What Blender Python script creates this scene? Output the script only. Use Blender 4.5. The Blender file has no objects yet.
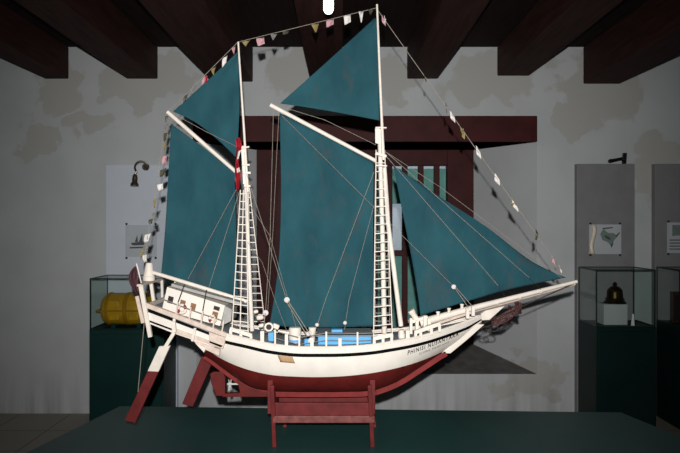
import bpy, math, random
from mathutils import Vector, Matrix
random.seed(7)
C = bpy.context.scene.collection
F = 600.0; CX, CY, CZ = 340.0, 226.0, 1.5      # focal length in pixels, optical centre, eye height

def P(px, py, Y):                               # a measured picture position at a known distance -> metres
    return Vector(((px-CX)*Y/F, Y, CZ-(py-CY)*Y/F))
def lin(c):
    c = c/255.0
    return c/12.92 if c <= 0.04045 else ((c+0.055)/1.055)**2.4
def col(r, g, b): return (lin(r), lin(g), lin(b), 1)

# ------------------------------------------------------------------ materials
def mat(name, rgb, rough=0.6, var=0.12, scale=30, metal=0, spec=0.3, bump=0.0, rgb2=None, stretch=None):
    m = bpy.data.materials.new(name); m.use_nodes = True
    nt = m.node_tree; b = nt.nodes['Principled BSDF']
    b.inputs['Roughness'].default_value = rough; b.inputs['Metallic'].default_value = metal
    b.inputs['Specular IOR Level'].default_value = spec
    tc = nt.nodes.new('ShaderNodeTexCoord'); n = nt.nodes.new('ShaderNodeTexNoise')
    mp = nt.nodes.new('ShaderNodeMapping')
    if stretch: mp.inputs['Scale'].default_value = stretch
    nt.links.new(tc.outputs['Object'], mp.inputs['Vector']); nt.links.new(mp.outputs[0], n.inputs['Vector'])
    n.inputs['Scale'].default_value = scale; n.inputs['Detail'].default_value = 5
    r = nt.nodes.new('ShaderNodeValToRGB')
    r.color_ramp.elements[0].position = 0.3; r.color_ramp.elements[1].position = 0.7
    a = col(*rgb)
    lo = col(*rgb2) if rgb2 else tuple(v*(1-var*2) for v in a[:3])+(1,)
    r.color_ramp.elements[0].color = lo; r.color_ramp.elements[1].color = a
    nt.links.new(n.outputs['Fac'], r.inputs[0]); nt.links.new(r.outputs[0], b.inputs['Base Color'])
    if bump:
        bp = nt.nodes.new('ShaderNodeBump'); bp.inputs['Strength'].default_value = bump; bp.inputs['Distance'].default_value = 0.01
        nt.links.new(n.outputs['Fac'], bp.inputs['Height']); nt.links.new(bp.outputs[0], b.inputs['Normal'])
    return m
def glass_mat(name, tint, gloss=0.05):
    m = bpy.data.materials.new(name); m.use_nodes = True; nt = m.node_tree; nt.nodes.clear()
    o = nt.nodes.new('ShaderNodeOutputMaterial'); t = nt.nodes.new('ShaderNodeBsdfTransparent')
    g = nt.nodes.new('ShaderNodeBsdfGlossy'); mx = nt.nodes.new('ShaderNodeMixShader')
    lw = nt.nodes.new('ShaderNodeLayerWeight'); lw.inputs['Blend'].default_value = .5
    pw = nt.nodes.new('ShaderNodeMath'); pw.operation = 'POWER'; pw.inputs[1].default_value = 4
    f = nt.nodes.new('ShaderNodeMapRange'); f.inputs['To Min'].default_value = .02; f.inputs['To Max'].default_value = .35
    nt.links.new(lw.outputs['Facing'], pw.inputs[0]); nt.links.new(pw.outputs[0], f.inputs['Value'])
    t.inputs[0].default_value = tint; g.inputs['Roughness'].default_value = gloss
    nt.links.new(f.outputs[0], mx.inputs[0]); nt.links.new(t.outputs[0], mx.inputs[1])
    nt.links.new(g.outputs[0], mx.inputs[2]); nt.links.new(mx.outputs[0], o.inputs[0])
    return m
def emit_mat(name, rgb, s):
    m = bpy.data.materials.new(name); m.use_nodes = True; nt = m.node_tree; b = nt.nodes['Principled BSDF']
    b.inputs['Base Color'].default_value = col(*rgb); b.inputs['Emission Color'].default_value = col(*rgb)
    b.inputs['Emission Strength'].default_value = s
    return m

def wall_mat():
    m = bpy.data.materials.new('stained_plaster'); m.use_nodes = True; nt = m.node_tree; L = nt.links
    b = nt.nodes['Principled BSDF']; b.inputs['Roughness'].default_value = 0.9; b.inputs['Specular IOR Level'].default_value = 0.1
    g = nt.nodes.new('ShaderNodeNewGeometry')
    n1 = nt.nodes.new('ShaderNodeTexNoise'); n1.inputs['Scale'].default_value = 5.5; n1.inputs['Detail'].default_value = 6
    L.new(g.outputs['Position'], n1.inputs['Vector'])
    # distorted position
    sub = nt.nodes.new('ShaderNodeVectorMath'); sub.operation = 'SUBTRACT'; sub.inputs[1].default_value = (0.5, 0.5, 0.5)
    L.new(n1.outputs['Color'], sub.inputs[0])
    sc = nt.nodes.new('ShaderNodeVectorMath'); sc.operation = 'SCALE'; sc.inputs['Scale'].default_value = 0.6
    L.new(sub.outputs[0], sc.inputs[0])
    ad = nt.nodes.new('ShaderNodeVectorMath'); ad.operation = 'ADD'
    L.new(g.outputs['Position'], ad.inputs[0]); L.new(sc.outputs[0], ad.inputs[1])
    # damp patches: old repairs and stains in the plaster (x, z, half width, half height)
    spots = [(-2.26,2.62,.20,.22),(-1.62,2.64,.26,.20),(-2.03,2.32,.18,.10),(-2.42,2.20,.18,.16),
             (2.08,2.62,.34,.34),(1.22,2.66,.36,.22),(-1.35,2.70,.2,.2),(1.85,2.30,.2,.12),(.45,2.68,.26,.2),(1.55,.28,.28,.14),(-.30,2.7,.3,.24),(2.5,1.95,.2,.25)]
    acc = None
    for (x, z, a, c) in spots:
        d = nt.nodes.new('ShaderNodeVectorMath'); d.operation = 'SUBTRACT'; d.inputs[1].default_value = (x, 4.8, z)
        L.new(ad.outputs[0], d.inputs[0])
        e = nt.nodes.new('ShaderNodeVectorMath'); e.operation = 'MULTIPLY'; e.inputs[1].default_value = (1/a, 0, 1/c)
        L.new(d.outputs[0], e.inputs[0])
        l = nt.nodes.new('ShaderNodeVectorMath'); l.operation = 'LENGTH'; L.new(e.outputs[0], l.inputs[0])
        r = nt.nodes.new('ShaderNodeMapRange'); r.inputs['From Min'].default_value = 1.06; r.inputs['From Max'].default_value = 0.92
        L.new(l.outputs['Value'], r.inputs['Value'])
        if acc is None: acc = r.outputs[0]
        else:
            mx = nt.nodes.new('ShaderNodeMath'); mx.operation = 'MAXIMUM'
            L.new(acc, mx.inputs[0]); L.new(r.outputs[0], mx.inputs[1]); acc = mx.outputs[0]
    n2 = nt.nodes.new('ShaderNodeTexNoise'); n2.inputs['Scale'].default_value = 3; n2.inputs['Detail'].default_value = 8
    L.new(g.outputs['Position'], n2.inputs['Vector'])
    cr = nt.nodes.new('ShaderNodeValToRGB'); cr.color_ramp.elements[0].position = .35; cr.color_ramp.elements[1].position = .65
    cr.color_ramp.elements[0].color = col(196,199,201); cr.color_ramp.elements[1].color = col(204,207,209)
    L.new(n2.outputs['Fac'], cr.inputs[0])
    mix = nt.nodes.new('ShaderNodeMix'); mix.data_type = 'RGBA'
    L.new(acc, mix.inputs['Factor']); L.new(cr.outputs[0], mix.inputs['A']); mix.inputs['B'].default_value = col(189,189,185)
    # dirt streaks rising from the floor
    sp = nt.nodes.new('ShaderNodeSeparateXYZ'); L.new(g.outputs['Position'], sp.inputs[0])
    mp = nt.nodes.new('ShaderNodeMapping'); mp.inputs['Scale'].default_value = (14, 14, 1.2); L.new(g.outputs['Position'], mp.inputs[0])
    n3 = nt.nodes.new('ShaderNodeTexNoise'); n3.inputs['Scale'].default_value = 1; n3.inputs['Detail'].default_value = 6; L.new(mp.outputs[0], n3.inputs['Vector'])
    hz = nt.nodes.new('ShaderNodeMapRange'); hz.inputs['From Min'].default_value = .40; hz.inputs['From Max'].default_value = 0.0
    hz.inputs['To Max'].default_value = .4
    L.new(sp.outputs['Z'], hz.inputs['Value'])
    st = nt.nodes.new('ShaderNodeMapRange'); st.inputs['From Min'].default_value = .42; st.inputs['From Max'].default_value = .72
    L.new(n3.outputs['Fac'], st.inputs['Value'])
    mu = nt.nodes.new('ShaderNodeMath'); mu.operation = 'MULTIPLY'; L.new(hz.outputs[0], mu.inputs[0]); L.new(st.outputs[0], mu.inputs[1])
    mix2 = nt.nodes.new('ShaderNodeMix'); mix2.data_type = 'RGBA'
    L.new(mu.outputs[0], mix2.inputs['Factor']); L.new(mix.outputs['Result'], mix2.inputs['A']); mix2.inputs['B'].default_value = col(95,88,80)
    L.new(mix2.outputs['Result'], b.inputs['Base Color'])
    bp = nt.nodes.new('ShaderNodeBump'); bp.inputs['Strength'].default_value = .25; bp.inputs['Distance'].default_value = .02
    L.new(n2.outputs['Fac'], bp.inputs['Height']); L.new(bp.outputs[0], b.inputs['Normal'])
    return m
def floor_mat():
    m = bpy.data.materials.new('floor_tiles'); m.use_nodes = True; nt = m.node_tree; L = nt.links
    b = nt.nodes['Principled BSDF']; b.inputs['Roughness'].default_value = 0.5
    g = nt.nodes.new('ShaderNodeNewGeometry'); mp = nt.nodes.new('ShaderNodeMapping'); mp.inputs['Location'].default_value = (.15, .0, 0)
    L.new(g.outputs['Position'], mp.inputs[0])
    t = nt.nodes.new('ShaderNodeTexBrick'); t.offset = 0; t.inputs['Scale'].default_value = 1
    t.inputs['Brick Width'].default_value = .4; t.inputs['Row Height'].default_value = .4; t.inputs['Mortar Size'].default_value = .006
    t.inputs['Color1'].default_value = col(140,136,124); t.inputs['Color2'].default_value = col(150,146,132); t.inputs['Mortar'].default_value = col(100,97,90)
    L.new(mp.outputs[0], t.inputs['Vector']); L.new(t.outputs['Color'], b.inputs['Base Color'])
    return m
def sail_mat():
    m = bpy.data.materials.new('teal_sailcloth'); m.use_nodes = True; nt = m.node_tree; L = nt.links
    b = nt.nodes['Principled BSDF']; b.inputs['Roughness'].default_value = 0.85; b.inputs['Specular IOR Level'].default_value = 0.1
    g = nt.nodes.new('ShaderNodeNewGeometry')
    n = nt.nodes.new('ShaderNodeTexNoise'); n.inputs['Scale'].default_value = 6; n.inputs['Detail'].default_value = 7
    mp = nt.nodes.new('ShaderNodeMapping'); mp.inputs['Scale'].default_value = (1.5, 1, .8); mp.inputs['Rotation'].default_value = (0, .8, 0)
    L.new(g.outputs['Position'], mp.inputs[0]); L.new(mp.outputs[0], n.inputs['Vector'])
    cr = nt.nodes.new('ShaderNodeValToRGB'); cr.color_ramp.elements[0].position = .3; cr.color_ramp.elements[1].position = .7
    cr.color_ramp.elements[0].color = col(32,69,79); cr.color_ramp.elements[1].color = col(42,84,93)
    L.new(n.outputs['Fac'], cr.inputs[0])
    # faint brown crease stains
    n2 = nt.nodes.new('ShaderNodeTexNoise'); n2.inputs['Scale'].default_value = 9; n2.inputs['Detail'].default_value = 9; n2.inputs['Distortion'].default_value = 1.2
    L.new(mp.outputs[0], n2.inputs['Vector'])
    r2 = nt.nodes.new('ShaderNodeMapRange'); r2.inputs['From Min'].default_value = .56; r2.inputs['From Max'].default_value = .74; r2.inputs['To Max'].default_value = .35
    L.new(n2.outputs['Fac'], r2.inputs['Value'])
    mix = nt.nodes.new('ShaderNodeMix'); mix.data_type = 'RGBA'; L.new(r2.outputs[0], mix.inputs['Factor'])
    L.new(cr.outputs[0], mix.inputs['A']); mix.inputs['B'].default_value = col(74,72,72)
    L.new(mix.outputs['Result'], b.inputs['Base Color'])
    bp = nt.nodes.new('ShaderNodeBump'); bp.inputs['Strength'].default_value = .7; bp.inputs['Distance'].default_value = .02
    L.new(n.outputs['Fac'], bp.inputs['Height']); L.new(bp.outputs[0], b.inputs['Normal'])
    return m

M = dict(
 wall=wall_mat(), floor=floor_mat(), sail=sail_mat(),
 sill=mat('dusty_sill', (120,116,114), .9, .2, 12),
 beam=mat('dark_red_beam', (66,40,36), .75, .25, 6, spec=.15, bump=.2, stretch=(6,.6,6)),
 ceil=mat('dark_ceiling_boards', (44,32,30), .85, .25, 5, spec=.1, stretch=(8,.6,6)),
 frame=mat('oxblood_paint', (78,31,31), .55, .18, 8, spec=.2, bump=.08),
 shutter=mat('teal_shutter_paint', (120,190,180), .6, .12, 10),
 outside=mat('backdrop_white', (225,232,240), .9, .06, 4),
 table=mat('green_table_paint', (36,74,70), .42, .1, 3, spec=.35),
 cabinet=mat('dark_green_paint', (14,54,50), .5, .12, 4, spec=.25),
 cabinet_dim=mat('dimmed_green_paint', (10,38,35), .5, .12, 4, spec=.2),  # cabinet green darkened: flash falloff on the right put into the colour
 panel_white=mat('white_board', (220,227,238), .7, .03, 6),
 panel_grey=mat('grey_board', (140,141,142), .75, .06, 8),
 glass=glass_mat('case_glass', (.93,.96,.95,1)),
 glass_edge=mat('green_glass_edge', (26,50,46), .3, .1, 9),
 print_a=mat('photo_print', (196,201,206), .4, .04, 9),
 print_l=mat('pale_print', (202,208,214), .4, .04, 9),
 ink=mat('grey_ink', (96,100,104), .6, .2, 30),
 land=mat('map_green', (128,146,138), .6, .12, 30),
 bolt=mat('steel_bolt', (90,90,92), .35, .1, 40, metal=.7),
 pale_strip=mat('curled_strip', (238,226,204), .3, .05, 20),
 brass=mat('aged_brass', (126,116,100), .35, .2, 40, metal=.85),
 bronze=mat('dark_bronze', (74,58,32), .35, .3, 25, metal=.8),
 black=mat('black_paint', (24,24,26), .5, .1, 20),
 yellow=mat('yellow_gelcoat', (206,154,26), .4, .12, 14, spec=.4),
 yellow_d=mat('dull_yellow_gelcoat', (170,122,20), .5, .12, 14),
 plinth_white=mat('white_block', (190,194,194), .7, .05, 10),
 sliver=mat('white_flare', (240,240,236), .5, .02, 10),
 wood_d=mat('dark_brown_wood', (64,42,32), .5, .25, 14),
 white=mat('old_white_paint', (238,228,216), .5, .07, 26, spec=.3),
 hullwhite=mat('hull_white_paint', (238,230,220), .5, .05, 16, spec=.3),
 rail=mat('pinkish_white_paint', (226,206,192), .55, .12, 40, spec=.25),
 red=mat('antifouling_red', (106,32,29), .55, .18, 22, spec=.25),
 keelred=mat('keel_red', (134,44,42), .5, .15, 30, spec=.25),
 stripe=mat('black_stripe', (7,7,8), .7, .1, 20, spec=.08),
 deck=mat('grey_deck_paint', (138,148,154), .7, .12, 30, stretch=(1,5,1)),
 roof=mat('light_grey_roof', (178,177,172), .7, .12, 30),
 blue=mat('sky_blue_paint', (92,176,232), .5, .06, 20),
 tan=mat('brown_tape', (186,150,112), .6, .1, 30),
 rope=mat('pale_rope', (160,152,140), .85, .15, 90),
 rope_d=mat('dark_rope', (70,62,58), .85, .15, 90),
 anchor=mat('rusty_red_iron', (104,66,66), .6, .3, 40),
 brown=mat('brown_window', (150,112,84), .4, .2, 30),
 dark=mat('dark_opening', (44,38,36), .5, .2, 30),
 flag_red=mat('flag_red', (170,28,44), .8, .12, 40), flag_white=mat('flag_white', (226,220,216), .8, .06, 40),
 flag_pink=mat('flag_pink', (200,156,162), .8, .1, 40), flag_gold=mat('flag_gold', (150,136,88), .8, .15, 40),
 flag_grey=mat('flag_grey', (132,130,128), .8, .15, 40), flag_olive=mat('flag_olive', (84,84,66), .8, .15, 40),
 buoy_red=mat('dull_red', (128,34,38), .6, .1, 40),
 flag_maroon=mat('faded_flag', (106,70,76), .85, .25, 18),
 stand=mat('stand_red', (112,38,38), .55, .2, 20, spec=.25),
 stand_l=mat('pale_stand_edge', (134,76,72), .6, .25, 40),  # paler red for the near stretcher
 bulb=emit_mat('lit_bulb', (236,248,238), 6.0),
 cord=mat('cord_black', (20,20,20), .6, .1, 20),
 metal_white=mat('white_metal', (210,210,205), .4, .05, 20),
)

# ------------------------------------------------------------------ mesh builder
class MB:
    def __init__(s): s.v = []; s.f = []; s.m = []
    def add(s, vs, fs, mi=0):
        o = len(s.v); s.v += [Vector(v) for v in vs]
        for f in fs: s.f.append([i+o for i in f]); s.m.append(mi)
        return s
    def box(s, lo, hi, mi=0):
        (a,b,c),(d,e,f) = lo, hi
        return s.add([(a,b,c),(d,b,c),(d,e,c),(a,e,c),(a,b,f),(d,b,f),(d,e,f),(a,e,f)],
              [(0,3,2,1),(4,5,6,7),(0,1,5,4),(1,2,6,5),(2,3,7,6),(3,0,4,7)], mi)
    def hexa(s, q0, q1, mi=0):                  # two matching quads -> closed block
        return s.add(list(q0)+list(q1), [(0,3,2,1),(4,5,6,7),(0,1,5,4),(1,2,6,5),(2,3,7,6),(3,0,4,7)], mi)
    def bar(s, p0, p1, w, h, up=(0,0,1), w1=None, h1=None, mi=0):   # rectangular bar
        p0, p1 = Vector(p0), Vector(p1); d = (p1-p0).normalized(); up = Vector(up)
        if abs(d.dot(up)) > .98: up = Vector((1,0,0))
        sd = d.cross(up).normalized(); u = sd.cross(d)
        w1 = w if w1 is None else w1; h1 = h if h1 is None else h1
        def q(p, w, h): return [p-sd*w/2-u*h/2, p+sd*w/2-u*h/2, p+sd*w/2+u*h/2, p-sd*w/2+u*h/2]
        return s.hexa(q(p0,w,h), q(p1,w1,h1), mi)
    def tube(s, pts, r, n=8, r1=None, closed=False, mi=0):
        pts = [Vector(p) for p in pts]; N = len(pts); r1 = r if r1 is None else r1
        rings = []; prev = None
        for i, p in enumerate(pts):
            if closed: d = pts[(i+1)%N]-pts[i-1]
            else: d = pts[min(i+1,N-1)]-pts[max(i-1,0)]
            d.normalize()
            if prev is None:
                a = Vector((0,0,1)) if abs(d.z) < .9 else Vector((1,0,0))
                a = (a-d*a.dot(d)).normalized()
            else: a = (prev-d*prev.dot(d)).normalized()
            prev = a; b = d.cross(a); rr = r+(r1-r)*i/max(1,N-1)
            rings.append([p+(a*math.cos(2*math.pi*k/n)+b*math.sin(2*math.pi*k/n))*rr for k in range(n)])
        vs = [v for g in rings for v in g]; fs = []
        for i in range(N if closed else N-1):
            j = (i+1)%N
            for k in range(n): fs.append((i*n+k, i*n+(k+1)%n, j*n+(k+1)%n, j*n+k))
        if not closed: fs += [tuple(range(n-1,-1,-1)), tuple((N-1)*n+k for k in range(n))]
        return s.add(vs, fs, mi)
    def lathe(s, c, axis, prof, n=20, mi=0):    # prof: (along axis, radius)
        c = Vector(c); d = Vector(axis).normalized()
        a = Vector((0,0,1)) if abs(d.z) < .9 else Vector((1,0,0))
        a = (a-d*a.dot(d)).normalized(); b = d.cross(a)
        vs = []; fs = []
        for (h, r) in prof: vs += [c+d*h+(a*math.cos(2*math.pi*k/n)+b*math.sin(2*math.pi*k/n))*max(r,1e-4) for k in range(n)]
        for i in range(len(prof)-1):
            for k in range(n): fs.append((i*n+k, i*n+(k+1)%n, (i+1)*n+(k+1)%n, (i+1)*n+k))
        fs += [tuple(range(n-1,-1,-1)), tuple((len(prof)-1)*n+k for k in range(n))]
        return s.add(vs, fs, mi)
    def prism(s, poly, off, mi=0):              # polygon pulled along a vector
        n = len(poly); poly = [Vector(p) for p in poly]; off = Vector(off)
        return s.add(poly+[p+off for p in poly], [tuple(range(n)), tuple(range(2*n-1,n-1,-1))]+[(i,i+n,(i+1)%n+n,(i+1)%n) for i in range(n)], mi)
    def grid(s, rows, mi=0, closed=False):
        n = len(rows[0]); vs = [v for r in rows for v in r]; fs = []
        for i in range(len(rows)-1):
            for k in range(n if closed else n-1): fs.append((i*n+k, i*n+(k+1)%n, (i+1)*n+(k+1)%n, (i+1)*n+k))
        return s.add(vs, fs, mi)
    def build(s, name, mats, parent=None, smooth=False, bevel=0, solid=0):
        me = bpy.data.meshes.new(name)
        root = parent
        while root is not None and root.parent is not None: root = root.parent
        off = Vector(root['_o']) if root is not None and '_o' in root else Vector((0,0,0))
        me.from_pydata([tuple(v-off) for v in s.v], [], s.f)
        if not isinstance(mats, (list, tuple)): mats = [mats]
        for m in mats: me.materials.append(m)
        for p, mi in zip(me.polygons, s.m): p.material_index = mi
        import bmesh
        bm = bmesh.new(); bm.from_mesh(me)
        if not solid: bmesh.ops.recalc_face_normals(bm, faces=bm.faces)
        bm.to_mesh(me); bm.free()
        if smooth:
            for p in me.polygons: p.use_smooth = True
            try: me.set_sharp_from_angle(angle=math.radians(40))
            except Exception: pass
        o = bpy.data.objects.new(name, me); C.objects.link(o)
        if parent is not None: o.parent = parent
        if bevel:
            b = o.modifiers.new('bevel', 'BEVEL'); b.width = bevel; b.segments = 2; b.limit_method = 'ANGLE'
        if solid:
            b = o.modifiers.new('solid', 'SOLIDIFY'); b.thickness = solid; b.offset = 0
        return o
def thing(name, label, cat, loc, group=None):
    o = bpy.data.objects.new(name, None); C.objects.link(o); o.location = loc; o.empty_display_size = .1
    o['label'] = label; o['category'] = cat; o['_o'] = tuple(loc)
    if group: o['group'] = group
    return o
def tag(o, label, cat, group=None):
    o['label'] = label; o['category'] = cat
    if group: o['group'] = group
    return o
def struct(o): o['kind'] = 'structure'; return o

# ------------------------------------------------------------------ the room
WY = 4.8; BY = 5.3                              # wall face, back of the window embrasure
ox0, ox1, oz0, oz1 = -1.15, 1.576, .316, 2.172  # opening on the wall face
bx0, bx1, bz0, bz1 = -.735, 1.177, .456, 2.172  # opening at the frame
XL, XR, ZT = -4.2, 4.2, 2.932
w = MB()
def quad(a, b, c, d, mi=0): w.add([a,b,c,d], [(0,1,2,3)], mi)
quad((XL,WY,0),(ox0,WY,0),(ox0,WY,ZT),(XL,WY,ZT)); quad((ox1,WY,0),(XR,WY,0),(XR,WY,ZT),(ox1,WY,ZT))
quad((ox0,WY,0),(ox1,WY,0),(ox1,WY,oz0),(ox0,WY,oz0)); quad((ox0,WY,oz1),(ox1,WY,oz1),(ox1,WY,ZT),(ox0,WY,ZT))
quad((ox0,WY,oz0),(bx0,BY,bz0),(bx0,BY,bz1),(ox0,WY,oz1)); quad((ox1,WY,oz0),(bx1,BY,bz0),(bx1,BY,bz1),(ox1,WY,oz1))
quad((ox0,WY,oz0),(ox1,WY,oz0),(bx1,BY,bz0),(bx0,BY,bz0),1)
# outer skin, with its own hole, so the wall is a solid mass
OY = 5.42
quad((bx0,BY,bz0),(bx0,OY,bz0),(bx0,OY,bz1),(bx0,BY,bz1)); quad((bx1,BY,bz0),(bx1,OY,bz0),(bx1,OY,bz1),(bx1,BY,bz1))
quad((bx0,BY,bz0),(bx1,BY,bz0),(bx1,OY,bz0),(bx0,OY,bz0),1); quad((ox0,WY,oz1),(ox1,WY,oz1),(bx1,OY,bz1),(bx0,OY,bz1))
quad((XL,OY,0),(bx0,OY,0),(bx0,OY,ZT),(XL,OY,ZT)); quad((bx1,OY,0),(XR,OY,0),(XR,OY,ZT),(bx1,OY,ZT))
quad((bx0,OY,0),(bx1,OY,0),(bx1,OY,bz0),(bx0,OY,bz0)); quad((bx0,OY,bz1),(bx1,OY,bz1),(bx1,OY,ZT),(bx0,OY,ZT))
struct(w.build('wall_back', [M['wall'], M['sill']]))
struct(MB().box((XL,-1.2,-.1),(XR,OY,0)).build('floor', M['floor']))
struct(MB().box((XL,-1.2,ZT),(XR,OY,ZT+.1)).build('ceiling', M['ceil']))
beams = [(45,69,79),(127,158,79),(211,253,82),(310,342,81),(407,438,79),(497,529,76),(583,620,84)]
for (a, b, y) in beams:
    x0, x1 = (a-CX)/125, (b-CX)/125
    o = MB().box((x0,-1.2,CZ+(CY-y)/125),(x1,WY-.001,ZT-.001)).build('trim_1', M['beam'], bevel=.008); struct(o)
for i, o in enumerate([o for o in C.objects if o.name.startswith('trim_')]): o.name = 'trim_%d' % (i+1)
# lintel: heavy oxblood timber let into the wall above the recess
struct(MB().box((-1.176,WY-.012,2.172),(1.576,OY-.02,2.38)).build('trim_8', M['frame'], bevel=.006))

# window: frame, bars and shutters
wf = MB()
FY0, FY1 = BY-.02, BY+.08
def px5(p): return (p-CX)*BY/F
wf.box((bx0,FY0,bz0),(px5(283),FY1,bz1)); wf.box((px5(447),FY0,bz0),(bx1,FY1,bz1))
wf.box((px5(283),FY0,2.035),(px5(447),FY1,bz1)); wf.box((px5(283),FY0,bz0),(px5(447),FY1,bz0+.14))
win = struct(wf.build('window_1', M['frame'], bevel=.004))
wb = MB()
for c in (298.5, 313.5, 329, 344.5, 359.5, 375, 389.8, 405, 421, 437): 
    wb.box((px5(c)-.024,BY+.0,bz0+.1),(px5(c)+.024,BY+.05,2.05))
wb.box((px5(283),BY-.005,1.235),(px5(447),BY+.055,1.285))
o = wb.build('window_bar', M['frame'], win, bevel=.003)
sh = MB()
SY = BY+.09
def shutter(x0, x1, z0, z1):
    sh.box((x0,SY,z0),(x1,SY+.02,z1))
    k = z0+.05
    while k < z1-.05: sh.box((x0+.02,SY-.008,k),(x1-.02,SY,k+.03)); k += .055
a, b = px5(391.5), px5(403)
shutter(px5(283), a, bz0+.14, 2.015); shutter(b, px5(447), bz0+.14, 2.015)
shutter(a, b, 1.70, 2.015); shutter(a, b, bz0+.14, 1.27)
sh.build('shutter', M['shutter'], win)
struct(MB().box((-2.5,7.5,-.2),(3.5,7.6,4)).build('daylight_backdrop', M['outside']))  # backdrop added outside for the daylight seen through the shutter gap

# ------------------------------------------------------------------ display table
TZ = .58
tb = thing('display_table', 'wide dark green display table with tapering ends under the ship model', 'table', (0.1,2.4,0))
back = [(-1.125,3.067),(1.39,2.965)]
poly = [back[0], (-1.40,1.92), (-1.15,1.45), (1.45,1.45), (1.69,1.92), back[1]]
def ins(p, k): return Vector((.1+(p[0]-.1)*k, 2.3+(p[1]-2.3)*k))
MB().prism([(p[0],p[1],TZ-.04) for p in poly], (0,0,.04)).build('table_top', M['table'], tb, bevel=.004)
ip = [ins(p,.95) for p in poly]; MB().prism([(p.x,p.y,.06) for p in ip], (0,0,TZ-.10)).build('table_body', M['cabinet'], tb)
ip = [ins(p,.91) for p in poly]; MB().prism([(p.x,p.y,0) for p in ip], (0,0,.06)).build('table_plinth', M['black'], tb)

# ------------------------------------------------------------------ display cabinets with their boards
def exhibit(bx, w_, top, ctop, gtop, panelmat, lab_c, lab_p, lab_g):
    cm = M['cabinet'] if bx < 0 else M['cabinet_dim']
    x0, x1 = bx, bx+w_; FYc = 4.41
    cb = thing('display_cabinet', lab_c, 'cabinet', ((x0+x1)/2, 4.58, 0))
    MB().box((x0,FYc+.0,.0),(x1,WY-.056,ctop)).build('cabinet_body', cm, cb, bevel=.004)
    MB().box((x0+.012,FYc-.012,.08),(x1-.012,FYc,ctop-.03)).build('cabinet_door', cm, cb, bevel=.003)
    pn = MB().box((x0-.008,WY-.055,.0),(x1+.006,WY-.001,top)).build('display_board', panelmat, None, bevel=.003)
    tag(pn, lab_p, 'board')
    g = thing('glass_case', lab_g, 'glass case', ((x0+x1)/2, 4.58, ctop))
    t = .008; y0, y1 = FYc+.006, WY-.06; a, b = x0+.006, x1-.006; z0, z1 = ctop+.0005, gtop
    MB().box((a,y0,z0),(b,y0+t,z1-t)).build('glass_pane', M['glass'], g)
    MB().box((a,y0+t,z0),(a+t,y1,z1-t)).build('glass_pane', M['glass'], g)
    MB().box((b-t,y0+t,z0),(b,y1,z1-t)).build('glass_pane', M['glass'], g)
    MB().box((a,y0,z1-t),(b,y1,z1)).build('glass_top', M['glass'], g)
    e = MB(); k = .004
    for (p, q) in [((a,y0,z0),(a,y0,z1)),((b,y0,z0),(b,y0,z1)),((a,y0,z1),(b,y0,z1)),((a,y0,z1),(a,y1,z1)),((b,y0,z1),(b,y1,z1)),
                   ((a,y1,z0),(a,y1,z1)),((b,y1,z0),(b,y1,z1)),((a,y1,z1),(b,y1,z1)),((a,y0,z0+k),(b,y0,z0+k)),((a,y0,z0+k),(a,y1,z0+k)),((b,y0,z0+k),(b,y1,z0+k))]:
        e.bar(p, q, .007, .007)
    e.build('glass_edge', M['glass_edge'], g)
    return x0, x1
Rx = lambda p: (p-CX)/125
exhibit(Rx(109.5), Rx(178)-Rx(109.5), CZ+60.5/125, .737, 1.112, M['panel_white'],
  'dark green cabinet on the left, under the glass case with the yellow canister', 'white display board on the wall left of the ship',
  'glass case on the left green cabinet, holding the yellow canister')
exhibit(Rx(575.3), .443, CZ+61.5/125, .757, 1.176, M['panel_grey'],
  'dark green cabinet right of the bowsprit, under the case with the bell', 'grey display board behind the bell case, with a map on it',
  'glass case holding the bronze bell on the right')
exhibit(Rx(652.3), .443, CZ+61.5/125, .757, 1.176, M['panel_grey'],
  'dark green cabinet at the far right edge, cut off by the frame', 'grey display board at the far right edge with a printed text sheet',
  'glass case at the far right edge holding a dark wooden frame')

PY = WY-.055
def P2(px, py): return P(px, py, PY)
def sheet(name, x0, y0, x1, y1, label, cat, pm='print_a'):
    t = thing(name, label, cat, tuple(P2((x0+x1)/2, y1)))
    a, b = P2(x0,y1), P2(x1,y0)
    MB().box((a.x,PY-.004,a.z),(b.x,PY,b.z)).build('sheet', M[pm], t)
    for (u, v) in ((x0+1.2,y0-1.0),(x1-1.2,y0-1.0),(x0+1.2,y1+1.0),(x1-1.2,y1+1.0)):
        c = P2(u, v); MB().lathe((c.x,PY,c.z),(0,-1,0),[(0,.009),(.008,.009),(.012,.005)],12).build('bolt', M['bolt'], t)
    return t
def flatpoly(pts, name, m, parent, d=.0055):
    MB().prism([Vector((P2(*p).x, PY-d, P2(*p).z)) for p in pts], (0,.001,0)).build(name, m, parent)
# photo of a sailing ship on the left board
t = sheet('ship_photograph', 125.5,225,157,257, 'small framed print of a sailing ship on the left white board', 'picture', 'print_l')
mb = MB()
def fp(mb, pts, d=.0055): mb.prism([Vector((P2(*p).x, PY-d, P2(*p).z)) for p in pts], (0,.001,0))
fp(mb, [(131,243),(146,241),(144,245),(133,245.5)]); fp(mb, [(135,242),(137.5,235),(138,242)]); fp(mb, [(139,242),(142.5,233),(143,241.5)])
fp(mb, [(130,247),(147,246.5),(147,248),(130,248.5)])
mb.build('ship_image', M['ink'], t)
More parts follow.
